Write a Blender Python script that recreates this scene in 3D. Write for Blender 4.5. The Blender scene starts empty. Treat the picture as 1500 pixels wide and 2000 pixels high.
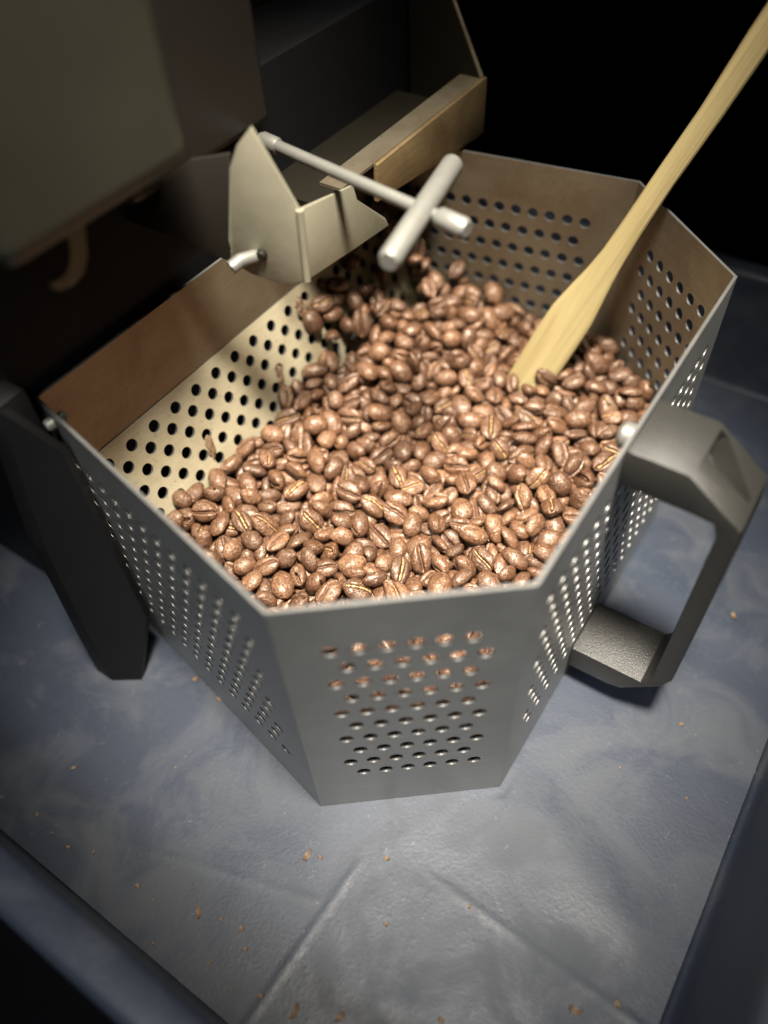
import bpy, bmesh, math, random, time
import numpy as np
from mathutils import Vector, Matrix, noise, Quaternion
from mathutils.geometry import delaunay_2d_cdt
from mathutils.bvhtree import BVHTree

T0 = time.time()
def LOG(*a): print(*a)
SC = bpy.context.scene
COL = SC.collection
MM = 0.001
# ------------------------------------------------------------------ camera
# world: X = outwards from the roaster, Y = along the roaster front, Z up, metres.
FPX, CX, CY, CAMH = 1550.0, 750.0, 1000.0, 0.24
_d = np.array([85.0, 1282.0, FPX]); _d /= np.linalg.norm(_d); _up = -_d
_Y = np.array([0, 0, 1.0]) - _up[2] * _up; _Y /= np.linalg.norm(_Y)
_R = np.stack([np.cross(_Y, _up), _Y, _up])
_th = math.radians(53.5)
_B = np.array([[math.sin(_th), -math.cos(_th), 0], [math.cos(_th), math.sin(_th), 0], [0, 0, 1.0]])
RW = _B @ _R                                   # camera (x right, y down, z forward) -> world
CAM = np.array([0.1604, -0.0736, CAMH])
def ray(p): return RW @ np.array([(p[0] - CX) / FPX, (p[1] - CY) / FPX, 1.0])
def at_z(p, z): r = ray(p); return CAM + r * (z - CAM[2]) / r[2]
def at_x(p, x): r = ray(p); return CAM + r * (x - CAM[0]) / r[0]
def at_d(p, d): return CAM + ray(p) * d
def on_plane(p, P0, N): r = ray(p); return CAM + r * ((np.array(P0) - CAM) @ N) / (r @ N)

cam_data = bpy.data.cameras.new('camera')
cam = bpy.data.objects.new('camera', cam_data); COL.objects.link(cam)
cam.matrix_world = Matrix([[RW[i][0], -RW[i][1], -RW[i][2], CAM[i]] for i in range(3)] + [[0, 0, 0, 1]])
cam_data.sensor_fit = 'VERTICAL'; cam_data.sensor_height = 36.0; cam_data.sensor_width = 27.0
cam_data.lens = FPX / 2000.0 * 36.0
cam_data.clip_start = 0.01; cam_data.clip_end = 20.0
cam_data.dof.use_dof = True; cam_data.dof.focus_distance = 0.230; cam_data.dof.aperture_fstop = 4.8
SC.camera = cam
# ------------------------------------------------------------------ light
world = bpy.data.worlds.new('World'); SC.world = world; world.use_nodes = True
bg = world.node_tree.nodes['Background']
bg.inputs[0].default_value = (0.62, 0.72, 1.0, 1); bg.inputs[1].default_value = 0.013
def spot(name, loc, target, energy, size_deg, blend, radius, color):
    l = bpy.data.lights.new(name, 'SPOT'); l.energy = energy; l.spot_size = math.radians(size_deg)
    l.spot_blend = blend; l.shadow_soft_size = radius; l.color = color
    o = bpy.data.objects.new(name, l); COL.objects.link(o)
    o.location = loc
    o.rotation_euler = (Vector(target) - Vector(loc)).to_track_quat('-Z', 'Y').to_euler()
    return o
spot('key_lamp', (0.168, -0.024, 0.600), (0.072, 0.072, 0.045), 104.0, 30, 1.0, 0.050, (1.0, 0.93, 0.81))
spot('fill_lamp', (0.120, -0.360, 0.560), (0.130, -0.050, 0.0), 9.5, 44, 1.0, 0.060, (0.90, 0.95, 1.0))  # added fill light that lifts the front panel, tray floor and rims
SC.view_settings.view_transform = 'Standard'; SC.view_settings.look = 'None'
SC.view_settings.exposure = 0.0; SC.view_settings.gamma = 1.0; SC.view_settings.use_curve_mapping = False
SC.cycles.use_denoising = True
SC.cycles.max_bounces = 7

# ------------------------------------------------------------------ helpers
def tag(o, label=None, cat=None, group=None, kind=None):
    if label: o['label'] = label
    if cat: o['category'] = cat
    if group: o['group'] = group
    if kind: o['kind'] = kind
    return o
def link(name, me, mat=None, parent=None):
    o = bpy.data.objects.new(name, me); COL.objects.link(o)
    if mat is not None:
        for m in (mat if isinstance(mat, (list, tuple)) else [mat]): me.materials.append(m)
    if parent is not None: o.parent = parent
    return o
def empty(name, loc=(0, 0, 0)):
    o = bpy.data.objects.new(name, None); COL.objects.link(o); o.location = loc; o.empty_display_size = 0.01
    return o
def child(name, me, mat, parent):
    """mesh given in world coordinates, parented to an (unrotated) thing"""
    o = link(name, me, mat)
    o.parent = parent
    off = Vector((0, 0, 0)); q = parent
    while q is not None: off += q.location; q = q.parent
    o.location = -off
    return o
def pyd(name, v, f, smooth=False):
    me = bpy.data.meshes.new(name); me.from_pydata([tuple(map(float, p)) for p in v], [], f); me.validate(); me.update()
    if smooth: me.polygons.foreach_set('use_smooth', [True] * len(me.polygons))
    return me
def bm_mesh(name, bm, smooth_angle=None):
    bmesh.ops.recalc_face_normals(bm, faces=bm.faces)
    me = bpy.data.meshes.new(name); bm.to_mesh(me); bm.free()
    if smooth_angle is not None:
        me.polygons.foreach_set('use_smooth', [True] * len(me.polygons))
        me.set_sharp_from_angle(angle=math.radians(smooth_angle))
    return me
def prism(poly, direction, name='prism', bevel=0.0, segs=2, ang=35):
    """poly: list of 3d points (planar outline), extruded along direction"""
    bm = bmesh.new()
    a = [bm.verts.new(Vector(p)) for p in poly]; b = [bm.verts.new(Vector(p) + Vector(direction)) for p in poly]
    n = len(a)
    bm.faces.new(a); bm.faces.new(b[::-1])
    for i in range(n): bm.faces.new((a[i], b[i], b[(i + 1) % n], a[(i + 1) % n]))
    bmesh.ops.recalc_face_normals(bm, faces=bm.faces)
    if bevel: bmesh.ops.bevel(bm, geom=list(bm.edges), offset=bevel, segments=segs, profile=0.5, affect='EDGES', clamp_overlap=True)
    return bm_mesh(name, bm, ang)
def box(x0, x1, y0, y1, z0, z1, bevel=0.0, segs=2):
    k = MM
    return prism([(x0*k, y0*k, z0*k), (x1*k, y0*k, z0*k), (x1*k, y1*k, z0*k), (x0*k, y1*k, z0*k)], (0, 0, (z1 - z0)*k), 'box', bevel*k, segs)
def tube(points, radius, seg=20, name='tube', caps=True, bevel=0.0):
    """round bar through points (metres); radius number or list"""
    pts = [Vector(p) for p in points]; n = len(pts)
    rs = radius if isinstance(radius, (list, tuple)) else [radius] * n
    bm = bmesh.new(); rings = []
    t0 = (pts[1] - pts[0]).normalized(); ref = Vector((0, 0, 1)) if abs(t0.z) < 0.9 else Vector((1, 0, 0))
    for i, p in enumerate(pts):
        t = (pts[min(i + 1, n - 1)] - pts[max(i - 1, 0)]).normalized()
        a = t.cross(ref).normalized(); b = t.cross(a).normalized()
        rings.append([bm.verts.new(p + (a * math.cos(k * 2 * math.pi / seg) + b * math.sin(k * 2 * math.pi / seg)) * rs[i]) for k in range(seg)])
    for i in range(n - 1):
        for k in range(seg): bm.faces.new((rings[i][k], rings[i][(k + 1) % seg], rings[i + 1][(k + 1) % seg], rings[i + 1][k]))
    if caps: bm.faces.new(rings[0][::-1]); bm.faces.new(rings[-1])
    return bm_mesh(name, bm, 40)

# ------------------------------------------------------------------ materials
class NT:
    def __init__(s, name):
        s.m = bpy.data.materials.new(name); s.m.use_nodes = True; s.t = s.m.node_tree
        s.p = s.t.nodes['Principled BSDF']
    def n(s, typ, **kw):
        nd = s.t.nodes.new(typ)
        for k, v in kw.items(): setattr(nd, k, v)
        return nd
    def l(s, a, b): s.t.links.new(a, b)
    def tex(s, scale, detail=6, rough=0.55, vec=None, distortion=0.0):
        t = s.n('ShaderNodeTexNoise'); t.inputs['Scale'].default_value = scale; t.inputs['Detail'].default_value = detail
        t.inputs['Roughness'].default_value = rough; t.inputs['Distortion'].default_value = distortion
        if vec is not None: s.l(vec, t.inputs['Vector'])
        return t.outputs['Fac']
    def coord(s, kind='Object', scale=None):
        c = s.n('ShaderNodeTexCoord').outputs[kind]
        if scale:
            m = s.n('ShaderNodeMapping'); s.l(c, m.inputs['Vector']); m.inputs['Scale'].default_value = scale; c = m.outputs['Vector']
        return c
    def ramp(s, fac, stops):
        r = s.n('ShaderNodeValToRGB'); e = r.color_ramp.elements
        while len(e) < len(stops): e.new(0.5)
        for q, (pos, col) in zip(e, stops):
            q.position = pos; q.color = col if len(col) == 4 else (*col, 1)
        s.l(fac, r.inputs[0]); return r.outputs[0]
    def mix(s, fac, a, b, mode='MIX'):
        m = s.n('ShaderNodeMix', data_type='RGBA', blend_type=mode)
        for inp, v in ((m.inputs[0], fac), (m.inputs[6], a), (m.inputs[7], b)):
            if hasattr(v, 'node'): s.l(v, inp)
            elif isinstance(v, (int, float)): inp.default_value = v
            else: inp.default_value = (*v, 1)
        return m.outputs[2]
    def math(s, op, a, b=0.0, c=0.0):
        m = s.n('ShaderNodeMath', operation=op)
        for i, v in enumerate((a, b, c)):
            if hasattr(v, 'node'): s.l(v, m.inputs[i])
            else: m.inputs[i].default_value = v
        return m.outputs[0]
    def bump(s, hgt, strength, dist, prev=None):
        b = s.n('ShaderNodeBump'); b.inputs['Strength'].default_value = strength; b.inputs['Distance'].default_value = dist
        s.l(hgt, b.inputs['Height'])
        if prev is not None: s.l(prev, b.inputs['Normal'])
        return b.outputs['Normal']
    def done(s, color=None, rough=None, metal=None, normal=None, **kw):
        for key, v in (('Base Color', color), ('Roughness', rough), ('Metallic', metal), ('Normal', normal)):
            if v is None: continue
            if hasattr(v, 'node'): s.l(v, s.p.inputs[key])
            elif isinstance(v, (int, float)): s.p.inputs[key].default_value = v
            else: s.p.inputs[key].default_value = (*v, 1)
        for k, v in kw.items(): s.p.inputs[k.replace('_', ' ')].default_value = v
        return s.m

def steel(name, dark, light, rough=(0.30, 0.46), brush=(60, 60, 1500), stain=None, metal=0.8):
    k = NT(name); c = k.coord('Object')
    br = k.tex(1.0, 4, 0.6, k.coord('Object', brush))
    bl = k.tex(70, 6, 0.6, c)
    col = k.mix(k.math('ADD', k.math('MULTIPLY', bl, 0.5), k.math('MULTIPLY', br, 0.5)), tuple(v * 0.82 for v in dark), tuple(v * 1.15 for v in light))
    if stain:
        st = k.ramp(k.tex(45, 7, 0.65, c, 0.6), [(0.42, (0, 0, 0)), (0.68, (1, 1, 1))])
        col = k.mix(k.math('MULTIPLY', st, 0.55), col, stain)
        sp = k.ramp(k.tex(900, 2, 0.5, c), [(0.66, (0, 0, 0)), (0.74, (1, 1, 1))])
        col = k.mix(k.math('MULTIPLY', sp, 0.6), col, (stain[0]*.5, stain[1]*.5, stain[2]*.5))
    rg = k.math('ADD', k.math('MULTIPLY', bl, rough[1] - rough[0]), rough[0])
    nb = k.bump(br, 0.22, 0.0005)
    nb = k.bump(k.tex(25, 3, 0.5, c), 0.12, 0.002, nb)
    return k.done(col, rg, metal, nb)
M = {}
M['steel_out'] = steel('brushed_steel', (0.27, 0.275, 0.275), (0.35, 0.355, 0.35), (0.36, 0.52))
M['steel_in'] = steel('oil_stained_steel', (0.20, 0.170, 0.118), (0.265, 0.228, 0.162), (0.36, 0.5), stain=(0.14, 0.098, 0.055))
M['steel_ramp'] = steel('ramp_steel', (0.40, 0.35, 0.235), (0.50, 0.445, 0.31), (0.46, 0.62), stain=(0.29, 0.23, 0.135), metal=0.6)
M['steel_edge'] = steel('cut_edge_steel', (0.17, 0.167, 0.16), (0.22, 0.215, 0.205), (0.4, 0.55))
M['bright'] = steel('bare_steel', (0.110, 0.107, 0.095), (0.150, 0.146, 0.130), (0.42, 0.55), brush=(300, 300, 300), metal=0.45)
M['chute'] = steel('chute_steel', (0.21, 0.195, 0.14), (0.26, 0.24, 0.175), (0.45, 0.58), brush=(120, 120, 120), metal=0.5)
M['lip'] = steel('oil_browned_steel', (0.26, 0.18, 0.09), (0.34, 0.25, 0.13), (0.36, 0.5), stain=(0.15, 0.09, 0.04))

def powder(name, col, rough, bstr=0.35, dist=0.0004, scale=2600, spec=0.4):
    k = NT(name); c = k.coord('Object')
    f = k.tex(scale, 3, 0.6, c); g = k.tex(60, 5, 0.6, c)
    colr = k.mix(g, tuple(v * 0.8 for v in col), tuple(v * 1.25 for v in col))
    return k.done(colr, rough, 0.0, k.bump(f, bstr, dist), Specular_IOR_Level=spec)
M['black'] = powder('black_powder_coat', (0.005, 0.005, 0.0055), 0.5, spec=0.2)
M['handle'] = powder('handle_powder_coat', (0.0155, 0.0148, 0.0128), 0.42, 0.5, 0.0005, 2200, 0.55)
M['housing'] = powder('olive_grey_paint', (0.021, 0.0208, 0.0145), 0.45, 0.1)
M['housing_brown'] = powder('brown_grey_paint', (0.012, 0.010, 0.008), 0.45, 0.1)
M['inside'] = powder('near_black_steel', (0.008, 0.007, 0.0045), 0.6, 0.2, spec=0.10)  # even near-black tone for the shelf, recess and rivet parts
M['ground'] = powder('dark_bench_top', (0.003, 0.003, 0.0035), 0.9, spec=0.03)

def tray_mat():
    k = NT('blue_grey_plastic'); c = k.coord('Object')
    big = k.tex(9, 5, 0.6, c, 0.4); mid = k.tex(38, 7, 0.62, c, 0.8); fine = k.tex(900, 3, 0.6, c)
    col = k.mix(big, (0.0205, 0.0265, 0.0410), (0.0300, 0.0360, 0.0490))
    dust = k.ramp(mid, [(0.46, (0, 0, 0)), (0.66, (1, 1, 1))])
    col = k.mix(k.math('MULTIPLY', dust, 0.45), col, (0.058, 0.061, 0.064))
    # dried film and small pale scuffs
    v = k.n('ShaderNodeTexVoronoi', feature='DISTANCE_TO_EDGE'); v.inputs['Scale'].default_value = 15
    w = k.n('ShaderNodeMix', data_type='RGBA'); w.inputs[0].default_value = 0.30
    nz = k.n('ShaderNodeTexNoise'); nz.inputs['Scale'].default_value = 24; nz.inputs['Detail'].default_value = 6
    k.l(c, nz.inputs['Vector']); k.l(c, w.inputs[6]); k.l(nz.outputs['Color'], w.inputs[7]); k.l(w.outputs[2], v.inputs['Vector'])
    ln = k.ramp(v.outputs['Distance'], [(0.0, (1, 1, 1)), (0.012, (0, 0, 0))])
    gate = k.ramp(k.tex(14, 3, 0.5, c), [(0.5, (0, 0, 0)), (0.62, (1, 1, 1))])
    scratch = k.math('MULTIPLY', ln, gate)
    col = k.mix(k.math('MULTIPLY', scratch, 0.03), col, (0.42, 0.43, 0.42))
    speck = k.ramp(k.tex(420, 2, 0.5, c), [(0.70, (0, 0, 0)), (0.76, (1, 1, 1))])
    col = k.mix(k.math('MULTIPLY', speck, k.math('MULTIPLY', dust, 0.6)), col, (0.06, 0.05, 0.04))
    scuff = k.ramp(k.tex(260, 4, 0.7, c, 1.2), [(0.655, (0, 0, 0)), (0.72, (1, 1, 1))])
    col = k.mix(k.math('MULTIPLY', scuff, 0.32), col, (0.19, 0.195, 0.20))
    rg = k.math('ADD', k.math('MULTIPLY', dust, 0.18), k.math('ADD', k.math('MULTIPLY', mid, 0.16), 0.36))
    nb = k.bump(fine, 0.14, 0.0004)
    nb = k.bump(k.tex(130, 4, 0.6, c), 0.06, 0.0012, nb)
    nb = k.bump(scratch, 0.03, 0.0002, nb)
    vd = k.n('ShaderNodeTexVoronoi'); vd.inputs['Scale'].default_value = 420; k.l(c, vd.inputs['Vector'])
    dots = k.ramp(vd.outputs['Distance'], [(0.10, (1, 1, 1)), (0.42, (0, 0, 0))])
    dg_ = k.ramp(k.tex(22, 4, 0.55, c), [(0.52, (0, 0, 0)), (0.62, (1, 1, 1))])
    nb = k.bump(k.math('MULTIPLY', dots, dg_), 0.10, 0.0003, nb)
    return k.done(col, rg, 0.0, nb, Specular_IOR_Level=0.38)
M['tray'] = tray_mat()

def bean_mat(single):
    k = NT('roasted_bean_skin' if single else 'roasted_bean_mass_skin'); c = k.coord('Object')
    if single: at = k.n('ShaderNodeAttribute', attribute_type='OBJECT', attribute_name='tone'); r = at.outputs['Fac']; isl = k.math('FRACT', k.math('MULTIPLY', r, 37.7))
    else: r = isl = k.n('ShaderNodeNewGeometry').outputs['Random Per Island']
    off = k.n('ShaderNodeVectorMath', operation='ADD'); k.l(c, off.inputs[0])
    cmb = k.n('ShaderNodeCombineXYZ'); k.l(r, cmb.inputs[0]); k.l(isl, cmb.inputs[1]); k.l(cmb.outputs[0], off.inputs[1])
    vec = off.outputs[0]
    a = k.tex(170, 5, 0.6, vec); b = k.tex(1300, 4, 0.65, vec); w = k.tex(430, 3, 0.6, vec, 1.6)
    base = k.ramp(r, [(0.0, (0.034, 0.0135, 0.0058)), (0.35, (0.070, 0.0300, 0.0132)), (0.7, (0.112, 0.0510, 0.0240)), (1.0, (0.185, 0.0920, 0.0460))])
    col = k.mix(k.math('MULTIPLY', a, 0.36), base, (0.25, 0.125, 0.062))
    # fine skin wrinkles: ridged noise
    rd = k.math('ABSOLUTE', k.math('SUBTRACT', w, 0.5)); rid = k.ramp(rd, [(0.0, (0, 0, 0)), (0.10, (1, 1, 1))])
    col = k.mix(k.math('ADD', k.math('MULTIPLY', rid, 0.6), 0.4), (0.028, 0.009, 0.004), col)
    col = k.mix(k.ramp(b, [(0.38, (0.7, 0.7, 0.7)), (0.56, (0, 0, 0))]), col, (0.030, 0.010, 0.004))
    rg = k.math('ADD', k.math('MULTIPLY', a, 0.22), 0.34)
    nb = k.bump(rid, 0.30, 0.0005); nb = k.bump(w, 0.5, 0.0010, nb); nb = k.bump(b, 0.20, 0.0003, nb)
    k.l(nb, k.p.inputs['Coat Normal'])
    return k.done(col, rg, 0.0, nb, Specular_IOR_Level=0.8, Coat_Weight=0.18, Coat_Roughness=0.38, Specular_Tint=(1.0, 0.86, 0.72, 1.0))
M['bean'] = bean_mat(True); M['bean_mass'] = bean_mat(False)
def chaff_mat(name, lo, hi):
    k = NT(name); c = k.coord('Object')
    col = k.mix(k.tex(600, 5, 0.6, c), lo, hi)
    return k.done(col, 0.6, 0.0, k.bump(k.tex(1400, 4, 0.6, c), 0.5, 0.0004))
M['skin'] = chaff_mat('pale_silverskin', (0.16, 0.085, 0.032), (0.42, 0.27, 0.11))
M['skin_dark'] = chaff_mat('dark_silverskin', (0.05, 0.022, 0.010), (0.16, 0.075, 0.033))
M['chaff'] = chaff_mat('dry_chaff', (0.060, 0.034, 0.017), (0.150, 0.095, 0.052))
def wood_mat():
    k = NT('pale_spatula_wood'); c = k.coord('Object', (1, 1, 1))
    g = k.tex(1.0, 5, 0.6, k.coord('Object', (1300, 900, 26)), 0.6)
    b = k.tex(1.0, 4, 0.55, k.coord('Object', (200, 200, 12)), 1.0)
    col = k.mix(g, (0.185, 0.140, 0.058), (0.325, 0.262, 0.126))
    col = k.mix(k.math('MULTIPLY', k.ramp(b, [(0.45, (0, 0, 0)), (0.75, (1, 1, 1))]), 0.6), col, (0.15, 0.10, 0.040))
    return k.done(col, 0.55, 0.0, k.bump(g, 0.4, 0.0006))
M['wood'] = wood_mat()

# ------------------------------------------------------------------ setting: bench and tray
g = link('bench_top', pyd('bench_top', [(-3, -3, -0.0035), (3, -3, -0.0035), (3, 3, -0.0035), (-3, 3, -0.0035)], [(0, 1, 2, 3)]), M['ground'])
tag(g, 'black bench top under the blue grey tray', kind='structure')

TX0, TX1, TY0, TY1, TZ = -0.260, 0.1945, -0.0775, 0.2235, 0.050
tray = empty('plastic_tray', (0, 0, -0.003))
tag(tray, 'scratched blue grey plastic tray under the perforated bin', 'tray')
def ridge_h(x, y):
    """embossed floor: raised V rib, shallow folds, slight warp"""
    P = np.array([x, y])
    hgt = 0.0
    def seg(a, b, w, amp):
        a = np.array(a); b = np.array(b); d = b - a; t = np.clip(((P - a) @ d) / (d @ d), 0, 1)
        r = np.linalg.norm(P - a - t * d); return amp * math.exp(-(r / w) ** 2)
    for a, b, w, amp in RIBS: hgt = max(hgt, seg(a, b, w, amp)) if amp > 0 else hgt + seg(a, b, w, amp)
    return hgt
def zz(p): q = at_z(p, 0.0); return (q[0], q[1])
VA, VL, VR = zz((745, 1655)), zz((440, 2060)), zz((1260, 2010))
A1, A2 = zz((700, 1685)), zz((800, 1680))
RIBS = [(VL, A1, 0.0010, 0.00018), (A1, VA, 0.0010, 0.00018), (VA, A2, 0.0010, 0.00018), (A2, VR, 0.0010, 0.00018),
        (zz((1050, 1590)), zz((1220, 1800)), 0.009, 0.0006), (zz((1090, 1430)), zz((1400, 1700)), 0.010, -0.0006),
        (zz((650, 1600)), zz((820, 1640)), 0.008, -0.0005), (zz((190, 1630)), zz((620, 1760)), 0.0010, 0.00012),
        (zz((1300, 1150)), zz((1500, 1260)), 0.010, 0.0009)]
def build_tray():
    nx, ny = 190, 150
    xs = np.linspace(TX0, TX1, nx); ys = np.linspace(TY0, TY1, ny)
    # finer in the visible front part
    xs = np.unique(np.concatenate([np.linspace(TX0, 0.0, 60), np.linspace(0.0, TX1, 230)])); ys = np.unique(np.concatenate([np.linspace(TY0, 0.10, 190), np.linspace(0.10, TY1, 60)]))
    X, Y = np.meshgrid(xs, ys, indexing='ij'); Hh = np.zeros_like(X)
    for a, b, w, amp in RIBS:
        a = np.array(a); b = np.array(b); d = b - a
        t = np.clip(((X - a[0]) * d[0] + (Y - a[1]) * d[1]) / (d @ d), 0, 1)
        r = np.hypot(X - a[0] - t * d[0], Y - a[1] - t * d[1]); e = amp * np.exp(-(r / w) ** 2)
        Hh = np.maximum(Hh, e) if amp > 0 else Hh + e
    under = np.ones_like(X, bool)
    pts = [(0, 0), (-18.7, 89.4), (15.0, 131.0), (136.0, 131.2), (171.5, 89.0), (158.0, 0.0)]
    for i in range(6):
        (ya, xa), (yb, xb) = pts[i], pts[(i + 1) % 6]; ln = math.hypot(yb - ya, xb - xa)
        under &= (((X / MM - xa) * (yb - ya) - (Y / MM - ya) * (xb - xa)) / ln) < 4.0
    under |= (X < 0.005)
    Hh = np.where(under, np.minimum(Hh, 0), Hh)
    v = np.stack([X, Y, Hh], -1).reshape(-1, 3)
    n2 = len(ys); f = []
    for i in range(len(xs) - 1):
        for j in range(n2 - 1):
            a = i * n2 + j; f.append((a, a + n2, a + n2 + 1, a + 1))
    child('tray_floor', pyd('tray_floor', v, f, True), M['tray'], tray)
    # walls: drafted sheet with a rolled rim, one mesh for each side
    prof = [(0.0, 0.0), (0.0012, 0.0006), (0.0022, 0.0024)]
    for i in range(1, 11): prof.append((0.0022 + 0.0063 * i / 10, 0.0024 + (TZ - 0.0044) * i / 10))
    prof += [(0.0092, TZ - 0.0008), (0.0105, TZ), (0.0135, TZ + 0.0002), (0.0175, TZ), (0.0192, TZ - 0.0012), (0.0198, TZ - 0.004), (0.0196, TZ - 0.0085)]
    corners = [(TX0, TY0, -1, -1), (TX1, TY0, 1, -1), (TX1, TY1, 1, 1), (TX0, TY1, -1, 1)]
    for q in range(4):
        (x0, y0, a0, b0), (x1, y1, a1, b1) = corners[q], corners[(q + 1) % 4]
        v = []; f = []; K = 24; dk = 0.12 if q == 0 else 1.0
        for i in range(K + 1):
            t = i / K
            for (o, z) in prof:
                w = 0.0004 * noise.noise(Vector((t * 7, q * 3.1, z * 20)))
                oy = (min(o, 0.0085) * 0.12 + max(0.0, o - 0.0085))      # the side under the camera stands almost upright
                v.append((x0 + a0 * o + (x1 + a1 * o - x0 - a0 * o) * t + w, y0 + b0 * (oy if b0 < 0 else o) + (y1 + b1 * (oy if b1 < 0 else o) - y0 - b0 * (oy if b0 < 0 else o)) * t + w, z))
        P = len(prof)
        for i in range(K):
            for j in range(P - 1): f.append((i * P + j, (i + 1) * P + j, (i + 1) * P + j + 1, i * P + j + 1))
        me = pyd('tray_wall', v, f, True)
        o = child('tray_wall', me, M['tray'], tray)
        s = o.modifiers.new('thick', 'SOLIDIFY'); s.thickness = 0.0016; s.offset = 1.0
    # outer skirt so that the tray stands on the bench
build_tray()

# ------------------------------------------------------------------ perforated bin
HB = 108.0
POLY = dict(L=(0, 0), F1=(-18.7, 89.4), F2=(15.0, 131.0), R=(136.0, 131.2), BR=(171.5, 89.0), B=(158.0, 0.0))   # (y, x) in mm
bin_ = empty('perforated_bin', (0.07, 0.07, 0))
tag(bin_, 'perforated steel bin with chamfered corners full of roasted coffee beans', 'bin')
TH = 0.9
def perforated(width, height, holes, rad, nseg=14):
    """2d sheet 0..width x 0..height with round holes; returns verts, tris"""
    verts = []; edges = []
    def ring(pts):
        b = len(verts); verts.extend(Vector(p) for p in pts)
        for i in range(len(pts)): edges.append((b + i, b + (i + 1) % len(pts)))
    ring([(0, 0), (width, 0), (width, height), (0, height)])
    for (a, b) in holes: ring([(a + rad * math.cos(2 * math.pi * k / nseg), b + rad * math.sin(2 * math.pi * k / nseg)) for k in range(nseg)])
    v, e, f, *_ = delaunay_2d_cdt(verts, edges, [], 1, 1e-6)
    v = [(p.x, p.y) for p in v]
    H_ = np.array(holes) if holes else np.zeros((0, 2)); keep = []
    for t in f:
        c = np.mean([v[i] for i in t], axis=0)
        if len(H_) and np.min(np.hypot(H_[:, 0] - c[0], H_[:, 1] - c[1])) < rad * 0.985: continue
        a, b, d = (np.array(v[i]) for i in t)
        if abs(np.cross(b - a, d - a)) < 1e-9: continue
        keep.append(tuple(t))
    return v, keep
def panel(name, P0, P1, holes, rad, m0=0.0, m1=0.0, origin_z=0.0, height=HB, vdir=(0, 0, 1), mats=None, parent=bin_, thick=TH):
    """sheet standing on the line P0->P1 (mm, world xy), inner face on the line, thickness to the right-hand side"""
    P0 = np.array([P0[0], P0[1], origin_z], float); P1 = np.array([P1[0], P1[1], origin_z], float)
    d = P1 - P0; w = np.linalg.norm(d); d /= w; vd = np.array(vdir, float); nn = np.cross(d, vd)   # outward normal
    v2, tr = perforated(w, height, holes, rad)
    n = len(v2); V = []
    for k in range(2):
        for (a, b) in v2:
            sh = 0.0
            if k == 1:
                if abs(a) < 1e-5: sh = -m0
                elif abs(a - w) < 1e-5: sh = m1
            V.append((P0 + d * (a + sh) + vd * b + nn * (thick * k)) * MM)
    F = []; mi = []
    for t in tr:
        a, b, c = t
        if (v2[b][0]-v2[a][0])*(v2[c][1]-v2[a][1]) - (v2[b][1]-v2[a][1])*(v2[c][0]-v2[a][0]) < 0: a, b, c = a, c, b
        F.append((c, b, a)); mi.append(0); F.append((a + n, b + n, c + n)); mi.append(1)
    cnt = {}
    for t in tr:
        for i in range(3):
            e = (t[i], t[(i + 1) % 3]); key = tuple(sorted(e)); cnt.setdefault(key, []).append(e)
    for key, es in cnt.items():
        if len(es) == 1: a, b = es[0]; F.append((a, b, b + n, a + n)); mi.append(2)
    me = pyd(name, V, F)
    o = child(name, me, mats or [M['steel_in'], M['steel_out'], M['steel_edge']], parent)
    for p, m_ in zip(me.polygons, mi): p.material_index = m_
    bm = bmesh.new(); bm.from_mesh(me); bmesh.ops.recalc_face_normals(bm, faces=bm.faces); bm.to_mesh(me); bm.free()
    return o
def xy(k): return (POLY[k][1], POLY[k][0])
ORDER = ['L', 'F1', 'F2', 'R', 'BR', 'B']
def wall_holes(width, x0, ncol, rows, pitch=6.2):
    out = []
    for r, z in enumerate(rows):
        off = 0 if r % 2 == 0 else pitch / 2
        for c_ in range(ncol):
            a = x0 + off + c_ * pitch
            if a < width - 7: out.append((a, z))
    return out
ROWS = [90.5 - 7.45 * i for i in range(10)]
def seglen(a, b): return math.dist(xy(a), xy(b))
def turn(a, b, c):
    p, q, r = np.array(xy(a)), np.array(xy(b)), np.array(xy(c)); d1, d2 = q - p, r - q
    return TH * math.tan(abs(math.atan2(d1[0]*d2[1]-d1[1]*d2[0], d1 @ d2)) / 2)
walls = [('L', 'F1', 'side_wall', 9.0, 12), ('F1', 'F2', 'chamfer_wall', 10.9, 6), ('F2', 'R', 'handle_wall', 10.0, 17),
         ('R', 'BR', 'chamfer_wall', 8.6, 6), ('BR', 'B', 'side_wall', 14.8, 12)]
for a, b, nm, x0, nc in walls:
    i, j = ORDER.index(a), ORDER.index(b); pa, nb_ = ORDER[i - 1], ORDER[(j + 1) % 6]
    w = seglen(a, b)
    # chamfered direction: P0->P1 with the outside on the right (counter-clockwise seen from above)
    panel(nm, xy(a), xy(b), wall_holes(w, x0, nc, ROWS), 1.92, turn(pa, a, b), turn(a, b, nb_))
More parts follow.
